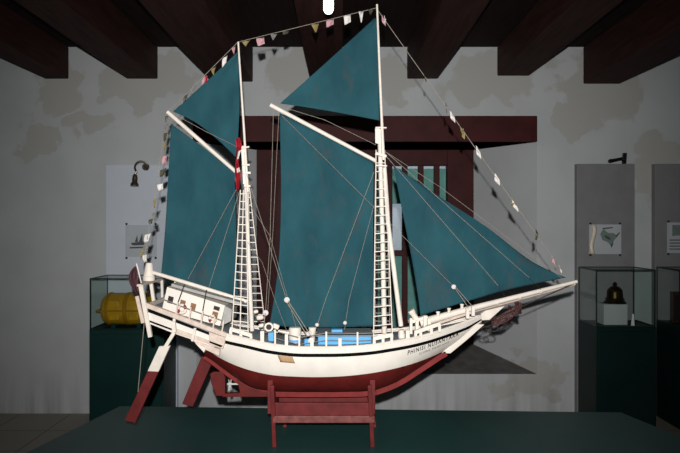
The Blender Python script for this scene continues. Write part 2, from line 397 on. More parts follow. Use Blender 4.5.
# map on the middle board
t = sheet('map_print', 589,224.5,621,254, 'pale map print with a pale curled strip along its left edge on the board behind the bell', 'map')
mb = MB(); fp(mb, [(603,229),(608,233),(613,233),(617.5,236),(614,240),(611,246),(607,242),(602,240),(600,234)]); mb.build('map_land', M['land'], t)
mb = MB(); fp(mb, [(602,228),(612,227),(613,228),(603,229.3)],.0065); fp(mb, [(604,234.5),(607,236),(611,238.5),(609,240),(605,238)],.0065); fp(mb, [(610,245),(612.5,242),(613,244),(611,248)],.0065)
fp(mb, [(615,236),(619,232),(619.5,233),(616,237.5)],.0065)
mb.build('map_coast', M['ink'], t)
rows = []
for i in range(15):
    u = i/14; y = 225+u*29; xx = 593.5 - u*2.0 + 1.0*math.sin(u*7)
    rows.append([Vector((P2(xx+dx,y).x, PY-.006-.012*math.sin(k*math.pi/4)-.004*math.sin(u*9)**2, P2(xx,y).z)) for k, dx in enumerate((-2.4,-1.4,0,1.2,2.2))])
MB().grid(rows).build('curled_strip', M['pale_strip'], t, smooth=True, solid=.001)  # pale curled strip along the left edge of the map
# text sheet at the right edge
t = sheet('text_sheet', 667,222.5,699,253, 'printed text sheet with a picture on the far right board', 'sign')
mb = MB(); fp(mb, [(672,225),(684,225),(684,235),(672,236)]); mb.build('sheet_image', M['land'], t)
mb = MB()
for i in range(4): fp(mb, [(669,239.5+i*3),(697-2*(i%2),239.5+i*3),(697-2*(i%2),240.6+i*3),(669,240.6+i*3)])
mb.build('text_line', M['ink'], t)

# wall spotlights
sp = thing('picture_light', 'small brass swan-neck spotlight above the left white board', 'lamp', tuple(P(143,166,WY)))
YB = WY-.056
c = P(146,167,YB); MB().lathe((c.x,YB,c.z),(0,-1,0),[(0,.028),(.01,.028),(.016,.02),(.03,.012)],16).build('wall_plate', M['brass'], sp, smooth=True)
arm = [c+Vector((0,-.03,0))]
for i in range(13):
    a = math.radians(-20+i*20); arm.append(P(144.5,168,YB)+Vector((.042*math.cos(a),-.05-.005*i,.045*math.sin(a))))
e = P(140.3,175.5,YB); arm += [Vector((e.x+.01,YB-.12,e.z+.02)), Vector((e.x,YB-.12,e.z))]
MB().tube(arm, .0075, 8).build('arm', M['brass'], sp, smooth=True)
MB().lathe((e.x,YB-.12,e.z),(-.04,-.05,-1),[(0,.010),(.012,.018),(.03,.020),(.06,.020),(.075,.030),(.092,.031)],16).build('lamp_head', M['brass'], sp, smooth=True)
sp = thing('picture_light', 'black arm spotlight on top of the grey board above the map', 'lamp', tuple(P(624,164,WY-.03)))
zb = CZ+61.5/125
c = P(624,164,WY-.03); q = Vector((c.x, WY-.03, zb))
MB().bar(q, q+Vector((.006,0,.088)), .03, .02, up=(0,1,0)).build('mount', M['black'], sp, bevel=.003)
MB().tube([q+Vector((0,-.0,.03)), q+Vector((-.05,-.06,.035))], .012, 10).build('arm', M['black'], sp)
MB().lathe(q+Vector((-.03,-.05,.04)),(-.97,-.2,-.20),[(0,.008),(.01,.012),(.09,.013),(.12,.015),(.128,.012)],14).build('lamp_head', M['black'], sp, smooth=True)

# ceiling lamp
bl = thing('ceiling_bulb', 'lit white tube bulb under the ceiling beam above the fore mast', 'lamp', tuple(P(328.5,14,2.85)))
c = P(328.5,14,2.85); bz = CZ+(CY-82)/125
MB().lathe(c,(0,0,1),[(0,.006),(.006,.017),(.02,.024),(.085,.024),(.09,.02)],16).build('bulb_tube', M['bulb'], bl, smooth=True)
MB().lathe(c+Vector((0,0,.088)),(0,0,1),[(0,.024),(.008,.03),(.035,.03),(bz-c.z-.0885,.036)],16).build('lamp_socket', M['metal_white'], bl, smooth=True)

# yellow canister in the left case
cn = thing('yellow_canister', 'yellow ribbed barrel-like canister lying in the left glass case', 'canister', (-1.62,4.56,.739))
cc = Vector((P(102.5,310,4.56).x, 4.56, .749+.124))
prof = [(0,.03),(.004,.055),(.018,.09),(.04,.112),(.06,.12),(.36,.12),(.38,.112),(.40,.09),(.412,.05)]
MB().lathe(cc,(1,0,0),prof,28).build('shell', M['yellow'], cn, smooth=True)
mb = MB(); mb.lathe(cc+Vector((.055,0,0)),(1,0,0),[(0,.119),(.003,.124),(.022,.124),(.025,.119)],28); mb.lathe(cc+Vector((.19,0,0)),(1,0,0),[(0,.119),(.003,.124),(.03,.124),(.033,.119)],28)
mb.lathe(cc+Vector((.33,0,0)),(1,0,0),[(0,.119),(.003,.124),(.022,.124),(.025,.119)],28)
mb.build('rib', M['yellow_d'], cn, smooth=True)
mb = MB(); mb.box((cc.x-.004,cc.y-.126,cc.z-.008),(cc.x+.416,cc.y+.126,cc.z+.004)); mb.build('flange', M['yellow_d'], cn, bevel=.003)
for u in (.09,.235):
    MB().box((cc.x+u,cc.y-.116,cc.z-.075),(cc.x+u+.075,cc.y-.06,cc.z-.02)).build('moulded_panel', M['yellow'], cn, bevel=.008)
    MB().box((cc.x+u,cc.y-.116,cc.z+.020),(cc.x+u+.075,cc.y-.06,cc.z+.075)).build('moulded_panel', M['yellow'], cn, bevel=.008)
MB().lathe(cc,(-1,0,0),[(0,.02),(.008,.02),(.014,.012)],14).build('end_knob', M['yellow_d'], cn, smooth=True)
cr = thing('canister_cradle', 'low green chocks under the yellow canister in the left case', 'chock', (-1.6,4.56,.738))
for u in (.10,.29):
    MB().prism([(cc.x+u,4.47,.7376),(cc.x+u,4.65,.7376),(cc.x+u,4.65,.775),(cc.x+u,4.60,.7485),(cc.x+u,4.52,.7485),(cc.x+u,4.47,.775)],(.03,0,0)).build('chock', M['cabinet'], cr)

# bell on a white block
zt = .7575
a, b = P(601,326,4.55), P(624.5,326,4.55)
tag(MB().box((a.x,4.50,zt),(b.x,4.64,zt+.155)).build('display_block', M['plinth_white'], None, bevel=.003), 'white block under the bronze bell in the right glass case', 'block')
bc = Vector((P(615.5,305,4.56).x, 4.57, zt+.156))
be = thing('ship_bell', 'dark bronze bell standing on the white block in the right case', 'bell', tuple(bc))
MB().lathe(bc,(0,0,1),[(0,.080),(.006,.081),(.013,.074),(.024,.062),(.05,.058),(.085,.055),(.105,.048),(.120,.036),(.128,.022),(.130,.01)],28).build('bell_body', M['bronze'], be, smooth=True)
mb = MB(); mb.lathe(bc+Vector((0,0,.03)),(0,0,1),[(0,.066),(.003,.070),(.007,.066)],28); mb.lathe(bc+Vector((0,0,.095)),(0,0,1),[(0,.053),(.003,.056),(.008,.051)],28)
mb.build('rim_band', M['bronze'], be, smooth=True)
MB().lathe(bc+Vector((0,0,.127)),(0,0,1),[(0,.016),(.008,.012),(.016,.018),(.028,.012),(.034,.003)],16).build('crown_knob', M['bronze'], be, smooth=True)
cp = P(633.3,326,4.45)
o = MB().add([(cp.x-.007,4.446,zt+.001),(cp.x+.007,4.446,zt+.001),(cp.x+.007,4.454,zt+.09),(cp.x-.007,4.454,zt+.09),(cp.x-.007,4.47,zt+.001),(cp.x+.007,4.47,zt+.001)],
   [(0,1,2,3),(4,5,2,3)]).build('flare_sliver', M['sliver'], None)  # white sliver modelled in place of a bright flare
tag(o, 'narrow white card standing in for a bright flare at the front of the bell case', 'sliver')
# dark framed object in the far right case
fr = thing('wooden_frame', 'dark brown wooden frame standing in the far right glass case', 'frame', (P(684,320,4.58).x,4.6,zt))
x0 = P(670.5,320,4.6).x
mb = MB(); 
for (p, q) in [((x0,zt),(x0+.03,zt+.24)),((x0+.17,zt),(x0+.20,zt+.24)),((x0+.03,zt),(x0+.17,zt+.03)),((x0+.03,zt+.21),(x0+.17,zt+.24))]:
    mb.box((p[0],4.58,p[1]+.0005),(q[0],4.61,q[1]))
mb.build('frame_border', M['wood_d'], fr, bevel=.004)
MB().box((x0+.03,4.592,zt+.03),(x0+.17,4.602,zt+.21)).build('frame_panel', M['dark'], fr)

exec_ship = True
# ------------------------------------------------------------------ the ship model
Y0 = 2.62
ship = thing('ship_model', 'white and red two-masted model schooner with teal sails on a red stand', 'ship model', (0.0,Y0,.78))
def mir(p): return Vector((p[0], 2*Y0-p[1], p[2]))
def interp(tab, x):                              # smooth table lookup
    n = len(tab)
    if x <= tab[0][0]: return tab[0][1]
    if x >= tab[-1][0]: return tab[-1][1]
    for i in range(n-1):
        if tab[i][0] <= x <= tab[i+1][0]: break
    x0, y0 = tab[i]; x1, y1 = tab[i+1]; h = x1-x0; u = (x-x0)/h
    def sl(k):
        a, b = max(0,k-1), min(n-1,k+1)
        return (tab[b][1]-tab[a][1])/(tab[b][0]-tab[a][0])
    m0, m1 = sl(i)*h, sl(i+1)*h
    return (2*u**3-3*u**2+1)*y0+(u**3-2*u**2+u)*m0+(-2*u**3+3*u**2)*y1+(u**3-u**2)*m1
gun_px = [(200,325.5,.115),(213,330.5,.128),(226,334.5,.14),(245,338.7,.152),(268,344,.163),(294,347.2,.17),(317,347.6,.172),(345,347.2,.17),
          (372,345.2,.162),(393,342,.148),(410,339,.130),(425,335.5,.110),(437,332,.090),(455,326,.060),(470,320.5,.034),(482,316.5,.010)]
gz, gw = [], []
for (px, py, w_) in gun_px:
    p = P(px, py, Y0-w_); gz.append((p.x, p.z)); gw.append((p.x, w_))
XA, XB = gz[0][0], gz[-1][0]
kz = []
for (px, py) in [(198,353),(206,357),(213,361),(228,372),(245,384),(256,389),(275,391),(300,391.3),(335,391.5),(362,391),(376,389.5),(388,385.5),(397,381.5),(406,376.5),(415,370.5),(428,362),(440,353.5),(447,349),(460,340),(472,330),(482,321.5),(486,318)]:
    p = P(px, py, Y0); kz.append((p.x, p.z))
wl = []
for (px, py, w_) in [(200,346,.10),(216,357,.11),(240,368,.135),(270,375.5,.15),(295,377.2,.155),(319,377.6,.155),(345,376.3,.15),(372,373,.14),(400,367,.11),(420,361.5,.08),(440,353.8,.03),(447,351,.005),(482,330,.005)]:
    p = P(px, py, Y0-w_); wl.append((p.x, p.z))
def hull_at(x):
    w_, zg, zk = max(.006, interp(gw, x)), interp(gz, x), interp(kz, x)
    return w_, zg, min(zk, zg-.012)
def fullness(x):
    u = (x-XA)/(XB-XA)
    f = max(0.0, 1-abs((u-.42)/.58)**2.2)
    return f
def sect(x, t):
    f = fullness(x); a = 1.25+1.35*f; b = 1.0+.6*f
    w_ = hull_at(x)[0]
    return w_*(1-(1-min(1,max(0,t)))**a)**(1/b)
def hull_y(x, z):
    w_, zg, zk = hull_at(x)
    return Y0-sect(x, (z-zk)/(zg-zk))
NX = 64; hb = MB()
xs = [XA+(XB-XA)*i/NX for i in range(NX+1)]
def station(x):
    w_, zg, zk = hull_at(x); H = zg-zk
    tw = min(.93, max(.03, (interp(wl, x)-zk)/H))
    s1 = max(.02, 1-.025/H); s0 = max(.01, 1-.039/H)
    s1 = max(s1, tw+.6*(1-tw)); s0 = max(s0, tw+.35*(1-tw))
    ts = [tw*i/8 for i in range(8)]+[tw+(s0-tw)*i/8 for i in range(8)]+[s0, s1, 1.0]
    return [(sect(x,t), zk+H*t) for t in ts]
st = [station(x) for x in xs]; nr = len(st[0])
for side in (-1, 1):
    for i in range(NX):
        for k in range(nr-1):
            mi = 0 if k < 8 else (2 if k == 16 else 1)
            q = [(xs[i], st[i][k]), (xs[i+1], st[i+1][k]), (xs[i+1], st[i+1][k+1]), (xs[i], st[i][k+1])]
            hb.add([(x, Y0+side*p[0], p[1]) for x, p in q], [(0,1,2,3) if side < 0 else (3,2,1,0)], mi)
for k in range(nr-1):                            # transom and stem end
    mi = 0 if k < 8 else (2 if k == 16 else 1)
    for i in (0, NX):
        a, b = st[i][k], st[i][k+1]
        hb.add([(xs[i],Y0-a[0],a[1]),(xs[i],Y0+a[0],a[1]),(xs[i],Y0+b[0],b[1]),(xs[i],Y0-b[0],b[1])], [(0,1,2,3)], mi)
import bmesh
hull = hb.build('hull', [M['red'], M['hullwhite'], M['stripe']], ship)
bm = bmesh.new(); bm.from_mesh(hull.data); bmesh.ops.remove_doubles(bm, verts=bm.verts, dist=.0004); bmesh.ops.recalc_face_normals(bm, faces=bm.faces)
bm.to_mesh(hull.data); bm.free()
for p in hull.data.polygons: p.use_smooth = True
hull.data.set_sharp_from_angle(angle=math.radians(45))
# deck and gunwale cap
rows = []
for x in xs[:-2]:
    w_, zg, zk = hull_at(x); z = zg-.010; ww = max(.004, w_-.006)
    rows.append([Vector((x, Y0-ww+2*ww*k/6, z+.006*(1-(k/3-1)**2))) for k in range(7)])
MB().grid(rows).build('deck', M['deck'], ship, smooth=True)
cap = MB()
for s_ in (-1, 1): cap.tube([(x, Y0+s_*(hull_at(x)[0]-.003), hull_at(x)[1]) for x in xs], .0055, 6)
cap.build('gunwale', M['white'], ship, smooth=True)
# keel, stem and deadwood
kb = MB()
kp = [P(px,py,Y0) for (px,py) in [(205,356),(213,361.5),(228,373),(245,385.5),(256,391),(275,393.6),(300,394),(335,394),(362,393.6),(376,392),(388,388),(397,384),(406,379),(415,373),(428,364.5),(440,356.5),(446,353)]]
for a, b in zip(kp[:-1], kp[1:]): kb.bar(a, b, .020, .022)
kb.build('keel', M['keelred'], ship)
sb = MB(); sb.prism([P(*q,Y0-.010) for q in ((441.5,353.5),(450.5,353.5),(467,340),(484.5,324.5),(471,324.5),(456,340))], (0,.020,0))
sb.build('stem', M['white'], ship, bevel=.002)
MB().prism([P(482,320.5,Y0-.012), P(489.5,320,Y0-.012), P(505,306,Y0-.012), P(486,310.5,Y0-.012), P(481,314,Y0-.012)], (0,.024,0)).build('stem_knee', M['white'], ship, bevel=.002)
dw = MB()
dy = Y0-.012
dw.prism([P(*q,dy) for q in [(237,380),(250,387),(262,391),(276,393),(276,397),(222,397),(222,394),(240,393)]], (0,.024,0))
dw.build('deadwood', M['red'], ship, bevel=.002)
rd = MB(); rd.prism([P(*q,Y0-.009) for q in [(210,374),(213,372),(222,372),(225,377),(225,396),(216,396),(214,390),(211,383)]], (0,.018,0))
rd.bar(P(219,358,Y0),P(222,375,Y0),.014,.014)
rud = rd.build('stern_rudder', M['red'], ship, bevel=.002)
pr = MB(); pc = P(232,384,Y0); pr.lathe(pc+Vector((.03,0,.0)),(-1,0,0),[(0,.004),(.03,.004),(.034,.007),(.046,.006),(.052,.002)],10)
for k in range(3):
    a = 2*math.pi*k/3+.5; d = Vector((0,math.cos(a),math.sin(a))); e = Vector((0,-math.sin(a),math.cos(a)))
    c0 = pc+Vector((-.010,0,0)); pr.hexa([c0+d*.004-e*.004,c0+d*.026-e*.011,c0+d*.026+e*.009+Vector((.006,0,0)),c0+d*.004+e*.004+Vector((.006,0,0))],
            [v+Vector((-.003,0,0)) for v in [c0+d*.004-e*.004,c0+d*.026-e*.011,c0+d*.026+e*.009+Vector((.006,0,0)),c0+d*.004+e*.004+Vector((.006,0,0))]])
pr.build('propeller', M['metal_white'], ship)
# brown tape on the near side
tp = MB(); rows = []
for i in range(6):
    r = []
    for k in range(4):
        u, v = i/5, k/3
        px = 277.5+15*u+2.8*v; py = 355.3+1.2*u+6.8*v
        w0 = P(px,py,Y0-.165); r.append(Vector((w0.x, hull_y(w0.x,w0.z)-.0015, w0.z)))
    rows.append(r)
tp.grid(rows).build('tape_patch', M['tan'], hull, smooth=True, solid=.001)['label'] = 'strip of brown tape on the white hull side'
# lettering on the bow
def lettering(name, text, pa, pb, hpx, m):
    cu = bpy.data.curves.new(name, 'FONT'); cu.body = text; cu.size = 1; cu.space_character = 1.3; cu.offset = .022; cu.resolution_u = 2
    tmp = bpy.data.objects.new(name, cu); C.objects.link(tmp); bpy.context.view_layer.update()
    me = bpy.data.meshes.new_from_object(tmp.evaluated_get(bpy.context.evaluated_depsgraph_get()))
    C.objects.unlink(tmp); bpy.data.objects.remove(tmp)
    b = bmesh.new(); b.from_mesh(me)
    bmesh.ops.subdivide_edges(b, edges=[e for e in b.edges if e.calc_length() > .25], cuts=2); bmesh.ops.triangulate(b, faces=b.faces)
    X = [v.co.x for v in b.verts]; x0, x1 = min(X), max(X); Yh = max(v.co.y for v in b.verts)
    off = Vector(ship['_o'])
    for v in b.verts:
        u = (v.co.x-x0)/(x1-x0); h = v.co.y/Yh*hpx*(1-.34*u)
        px = pa[0]+(pb[0]-pa[0])*u+h*.10; py = pa[1]+(pb[1]-pa[1])*u-2.2*u*(1-u)*-1-h
        Yg = Y0-.10
        for _ in range(6):
            w0 = P(px,py,Yg); Yg = hull_y(w0.x,w0.z)
        w0 = P(px,py,Yg); v.co = Vector((w0.x, w0.y-.0016, w0.z))-off
    b.to_mesh(me); b.free(); me.materials.clear(); me.materials.append(m)
    o = bpy.data.objects.new(name, me); C.objects.link(o); o.parent = hull
    return o
o = lettering('name_lettering', 'PHINISI NUSANTARA', (407.5,355), (458.5,335.3), 4.6, M['stripe']); o['label'] = 'black painted ship name on the white bow'
o = lettering('port_lettering', 'UJUNG PANDANG', (419,354.8), (449,342.5), 2.6, M['flag_grey']); o['label'] = 'small grey painted port name under the ship name'

# ---- stern gallery (built on both quarters)
YN = Y0-.145
def N(px, py, d=0): return P(px, py, YN+d)
def both(fn): 
    for s_ in (0, 1): fn(s_)
def slab(poly, thick, d=0, s_=0):                # a board on the quarter, near (0) or mirrored far side (1)
    pts = [N(px,py,d) for (px,py) in poly]
    m_ = MB()
    if s_: pts = [mir(p) for p in pts]; m_.prism(pts, (0,-thick,0))
    else: m_.prism(pts, (0,thick,0))
    return m_
def quarter(s_):
    nm = ''
    slab([(145,302.5),(226,333),(226,337.5),(145,307.5)], .022, -.004, s_).build('quarter_rail', M['rail'], ship, bevel=.0015)
    slab([(147.5,308.5),(212,333.5),(212,337),(147.5,312)], .010, .003, s_).build('rubbing_strake', M['stripe'], ship)
    slab([(147.5,312),(214,337),(214,347),(180,335.5),(173,333),(149,323.5)], .012, 0, s_).build('quarter_panel', M['hullwhite'], ship)
    slab([(175,328.5),(223,345.5),(223,349),(175,333)], .016, -.006, s_).build('batten', M['rail'], ship, bevel=.001)
    slab([(190,339),(220,349.5),(219,356),(206,350)], .016, -.002, s_).build('batten', M['rail'], ship, bevel=.001)
    slab([(195,343),(206,347.5),(204,352.5)], .05, -.008, s_).build('knee', M['white'], ship)
    slab([(209,332),(225,337.5),(224.5,345),(221,348),(209,343)], .03, -.006, s_).build('quarter_block', M['rail'], ship, bevel=.002)
    for (a, b) in (((195.3,328),(192.5,341)), ((174.5,318.5),(173.3,334))):
        m_ = MB(); p, q = N(*a,-.008), N(*b,-.008)
        if s_: p, q = mir(p), mir(q)
        m_.bar(p, q, .010, .012, up=(0,1,0)); m_.build('bracket', M['white'], ship)
    p, q = N(140.8,285,-.002), N(150.5-8.5*s_,337-14*s_,-.002)
    if s_: p, q = mir(p), mir(q)
    MB().bar(p, q, .018-.007*s_, .016, up=(0,1,0), w1=.016-.006*s_, h1=.016).build('stern_post', M['white'], ship, bevel=.0015)
both(quarter)
# platform between the quarters and quarterdeck
fl = MB(); a, b = N(149,322), N(216,347); fl.prism([a, b, b+Vector((0,0,.008)), a+Vector((0,0,.008))], (0,.29,0)); fl.build('gallery_floor', M['rail'], ship)
a, b = N(147,310), N(228,339.5); MB().prism([a+Vector((0,.006,0)), b+Vector((0,.006,0)), b+Vector((0,.006,.006)), a+Vector((0,.006,.006))], (0,.278,0)).build('quarterdeck', M['deck'], ship)
a, b = N(139,285.5,-.014), mir(N(139,285.5,-.014)); MB().bar(a, b, .020, .010).build('taffrail', M['rail'], ship, bevel=.002)
z = N(147,306).z
for v in (.5,):
    p = a.lerp(b, v); MB().bar(p-Vector((0,0,.004)), Vector((p.x+.012,p.y,z)), .013, .013, up=(0,1,0)).build('stern_rail_post', M['white'], ship)
MB().bar(N(147,306), mir(N(147,306)), .012, .016).build('stern_beam', M['white'], ship)
MB().prism([N(147,309,.01), N(149.5,323,.01), mir(N(149.5,323,.01)), mir(N(147,309,.01))], (.008,0,0)).build('transom_board', M['hullwhite'], ship)
p, q = P(137,296,YN-.01), P(143.2,323,YN-.01)
MB().bar(p, q, .014, .012, up=(0,1,0)).build('quarter_stake', M['rail'], ship, bevel=.001)
# flagstaff with hanging flag, bucket
p, q = P(136.4,263.5,2.60), P(142,285.5,2.60)
fs = MB().tube([q, p], .003, 8).build('flagstaff', M['white'], ship)
rows = []
for i in range(9):
    v = i/8; r = []
    for k in range(9):
        u = k/8
        wd = (3.0+6.5*math.sin(math.pi*min(1,v*1.05))**.8)
        px = 137.5-1.0+v*2.0-u*wd+.6; py = 265.5+v*26+u*1.5
        r.append(P(px,py,2.60+.012*math.sin(u*9+v*2)))
    rows.append(r)
MB().grid(rows).build('ensign', M['flag_maroon'], fs, smooth=True, solid=.001)['label'] = 'faded maroon flag hanging furled at the stern'
bk = P(148.8,281,2.60)
MB().lathe(bk,(.02,0,1),[(0,.020),(.002,.026),(.020,.026),(.022,.0235),(.070,.0155),(.078,.014),(.080,.010)],18).build('stern_lantern', M['white'], ship, smooth=True)
# deckhouse on the quarterdeck
HY = 2.535
def Hh(px, py, d=0): return P(px, py, HY+d)
hq = [Hh(167.2,287), Hh(225,305.5), Hh(220,326), Hh(162,309.5)]
dh = MB().prism(hq, (0,.17,0)).build('deckhouse', M['hullwhite'], ship)
def hp(u, v, d): 
    a = hq[0].lerp(hq[1], u); b = hq[3].lerp(hq[2], u); p = a.lerp(b, v); return Vector((p.x, p.y-d, p.z))
def onhouse(name, u0, v0, u1, v1, m, d=.002, t=.0):
    return MB().prism([hp(u0,v0,d),hp(u1,v0,d),hp(u1,v1,d),hp(u0,v1,d)], (0,d-.0002,0)).build(name, m, dh)
for (u, m_) in ((.10,'dark'),(.31,'brown'),(.49,'brown')): onhouse('window', u-.042, .34, u+.046, .64, M[m_])
onhouse('door', .80, .12, .955, .88, M['white'], .003)
onhouse('window', .83, .15, .93, .33, M['dark'], .0042); onhouse('window', .83, .41, .925, .66, M['brown'], .0042)
MB().prism([Hh(171.5,283.5,-.012), Hh(242,303,-.012), Hh(241.5,306,-.012), Hh(171,286.5,-.012)], (0,.195,0)).build('roof', M['roof'], dh, bevel=.0015)
MB().prism([Hh(225,306), Hh(232,309.5), Hh(231,321), Hh(221,326)], (0,.13,0)).build('companionway', M['roof'], dh)
MB().prism([Hh(174,281.5,.06), Hh(196,287.6,.06), Hh(195.5,291,.06), Hh(173.5,285,.06)], (0,.06,0)).build('skylight', M['white'], dh, bevel=.002)
def buoy(px, py, r, d, par):
    c = Hh(px, py, d); pts = [c+Vector((r*math.cos(a), 0, r*math.sin(a))) for a in [2*math.pi*k/24 for k in range(24)]]
    m_ = MB(); m_.tube(pts, .0065, 8, closed=True)
    for k in range(len(m_.f)): m_.m[k] = 1 if (k//8) % 12 < 4 else 0
    m_.build('lifebuoy', [M['white'], M['buoy_red']], par, smooth=True)['label'] = 'red and white ring lifebuoy'
buoy(181.8,309,.016,-.03,ship); buoy(212.6,319,.012,-.03,ship)
for (a, b) in (((184.5,284.5),(177.5,304)), ((206.5,290),(201.5,318))):
    MB().bar(Hh(*a,-.016), Hh(*b,-.016), .004, .005, up=(0,1,0)).build('slanted_bar', M['dark'], dh)  # dark slanted bars across the house wall
# quarter rail stanchions and wires
ss = MB(); top = []
for (px, py, h_) in ((176,316,14),(189,321,14),(201,325,14),(213,329.5,13),(222,332,12)):
    a = N(px,py,-.0); b = N(px+2,py-h_,-.0); ss = MB().bar(a, b, .006, .006, up=(0,1,0)); ss.build('stanchion', M['rail'], ship); 
MB().tube([N(163,299), N(178,305), N(203,314), N(224,321)], .0018, 5).build('rail_wire', M['rope'], ship)
p = mir(N(140,303)); 
# boom above the house, gaffs
def spar(name, pts, r, r1=None, Y=Y0, m='white', par=None):
    return MB().tube([P(q[0],q[1],Y if len(q) < 3 else q[2]) for q in pts], r, 10, r1).build(name, M[m], par or ship, smooth=True)
spar('boom', [(153,272.5),(200,286.8),(247,301.5)], .0085, .0085, Y0-.03)
spar('gaff', [(167.5,112),(236,172)], .0095, .0085, Y0-.015)
spar('gaff', [(270.5,105),(376,161)], .0095, .0085, Y0-.015)

# ---- masts
mizzen = spar('mizzen_mast', [(252,331),(249.6,280),(244.2,146)], .0100, .0085)
fore = spar('fore_mast', [(384.4,333),(382.6,240),(379.5,127)], .0115, .010)
spar('topmast', [(247.8,192,Y0-.024),(244,130,Y0-.024),(238.2,42,Y0-.024)], .0062, .004, par=mizzen)
spar('topmast', [(383.5,160,Y0-.026),(380.5,90,Y0-.026),(377,4.5,Y0-.026)], .0072, .0045, par=fore)
def capblock(par, pts):
    for (x0,y0,x1,y1,w_) in pts: MB().bar(P(x0,y0,Y0-.024), P(x1,y1,Y0-.024), w_, .018, up=(0,1,0)).build('mast_band', M['white'], par, bevel=.002)
capblock(mizzen, [(241,148,249.5,147,.007),(242,165,250,165,.008),(243,172.5,251,173,.010),(244,186,251,186,.009)])
capblock(fore, [(375.3,127.7,386.5,128,.006),(375.2,153.3,386.5,156.6,.012),(376,165.5,387,166,.007)])
MB().prism([P(375.2,127.5,Y0-.02),P(380,127.5,Y0-.02),P(379.6,144,Y0-.02),P(375.4,143,Y0-.02)],(0,.012,0)).build('mast_cheek', M['white'], fore)
MB().prism([P(241,146,Y0-.02),P(245.6,146,Y0-.02),P(247.8,186,Y0-.02),P(243.2,184,Y0-.02)],(0,.012,0)).build('mast_cheek', M['white'], mizzen)
spar('bracing_pole', [(384.5,168,Y0-.03),(388,222,Y0-.05),(401,326,Y0-.055)], .0095, .0105)
MB().lathe(P(402,338,Y0-.055),(-.1,0,1),[(0,.015),(.014,.016),(.035,.012)],12).build('pole_shoe', M['white'], ship, smooth=True)

# ---- rope ladders up the shrouds: rails and rungs of one ladder are one part
def ladder(tops, bots, n, m='white', grow=1.25):
    m_ = MB(); T = [P(*q) for q in tops]; B = [P(*q) for q in bots]
    for a, b in zip(T, B): m_.tube([a, b], .0024, 6)
    for i in range(n):
        u = (i+.5)/n; u = u**(1/grow) if False else u
        m_.bar(T[0].lerp(B[0],u), T[-1].lerp(B[-1],u), .0036, .0034)
    return m_.build('rope_ladder', M[m], ship)
ladder([(376,150,2.60),(384.6,150,2.60)], [(373.6,340,2.475),(392.5,338,2.475)], 21)
ladder([(376.5,150,2.64),(384.8,150,2.64)], [(375,325,2.765),(390,325,2.765)], 21, 'rope')
ladder([(240.5,190,2.60),(243.5,190,2.60),(246,190,2.60)], [(231.8,333,2.475),(240,334,2.475),(248.2,335,2.475)], 18)
ladder([(248.3,186,2.64),(249.2,186,2.64)], [(251,325,2.765),(265,325,2.765)], 19)

# ---- bowsprit: twin spars running together to the tip
spar('bowsprit', [(420,323,2.585),(475,307.5,2.595),(577,281.5,2.615)], .0185, .0075)
spar('bowsprit', [(430,321,2.67),(500,303.5,2.65),(575,284,2.63)], .015, .006, m='rail')
for px, py in ((497,303),(520,297),(541,291.5)):
    MB().bar(P(px,py+1,2.58), P(px+1.5,py,2.665), .010, .006).build('bowsprit_rung', M['rail'], ship)
bw = MB(); bw.bar(P(426,327,2.53), P(474,311.5,2.575), .012, .011); bw.build('head_rail', M['rail'], ship, bevel=.002)
MB().bar(P(409,322,2.56), P(427,316.5,2.57), .03, .014).build('windlass_beam', M['white'], ship, bevel=.002)
for (px, y0, y1, w_) in ((411,318,334,.012),(417,320,333,.014),(425,315.5,329,.014),(429,318,331,.014),(467.5,308,318.5,.014),(473,306,316,.014)):
    MB().bar(P(px,y0,2.545), P(px,y1,2.545), w_, w_, up=(0,1,0)).build('timber_head', M['white'], ship, bevel=.0015)
MB().lathe(P(417.5,321,2.56),(-.50,0,.80),[(0,.013),(.036,.012),(.040,.015),(.054,.015)],14).build('windlass_drum', M['white'], ship, smooth=True)
def pinrail(a, b, Y, legs, drop):
    m_ = MB(); p, q = P(*a,Y), P(*b,Y); m_.bar(p, q, .016, .016)
    for u in legs:
        c = p.lerp(q,u); m_.bar(c, c-Vector((0,0,drop)), .012, .012, up=(0,1,0))
    return m_.build('pin_rail', M['white'], ship, bevel=.0012)
for q in ((449,309.5),(462,305.5),(438,313)): MB().lathe(P(q[0],q[1]+3,2.57),(0,0,1),[(0,.008),(.01,.006),(.016,.009),(.020,.008)],10).build('bollard', M['white'], ship, smooth=True)
pinrail((373,338.5),(393,334.5),2.475,(.06,.5,.93),.034)
pinrail((414.5,332.5),(440,323.5),2.51,(.04,.24,.66,.98),.034)
pinrail((230,328.5),(252,335.5),2.49,(.04,.5,.96),.036)
MB().bar(P(407.8,341,2.50), P(407.5,330,2.50), .017, .017, up=(0,1,0)).build('bitt', M['white'], ship, bevel=.002)
# ---- amidships: railing, hatch house, deck gear
wire = []
for (px, y0, wd) in ((262,331,.015),(275,329.5,.007),(286.5,334,.013),(299.3,336,.007),(312,337.5,.014),(326.3,331.5,.007),(340,338,.013),(357.5,332,.007)):
    xw = P(px,340,Y0-.165).x; w_, zg, _ = hull_at(xw); Yp = Y0-w_+.006
    p = Vector((xw,Yp,zg-.004)); q = P(px,y0,Yp); q.x = xw
    MB().bar(p, q, wd, min(wd,.012), up=(0,1,0)).build('stanchion', M['white'], ship)
    if wd < .008 or px == 262: wire.append((px,y0+1.5,Yp))
wire.append((374,333,2.47))
MB().tube([P(*q) for q in wire], .0016, 5).build('rail_wire', M['rope'], ship)
MB().tube([P(q[0],q[1]+7,q[2]) for q in wire[1:]], .0012, 5).build('rail_wire', M['rope'], ship)
a, b = P(318,336.3,2.54), P(371.5,336.3,2.54)
zb = P(318,346.5,2.54).z
hh = MB().box((a.x,2.54,zb),(b.x,2.70,a.z)).build('hatch_house', M['blue'], ship, bevel=.002)
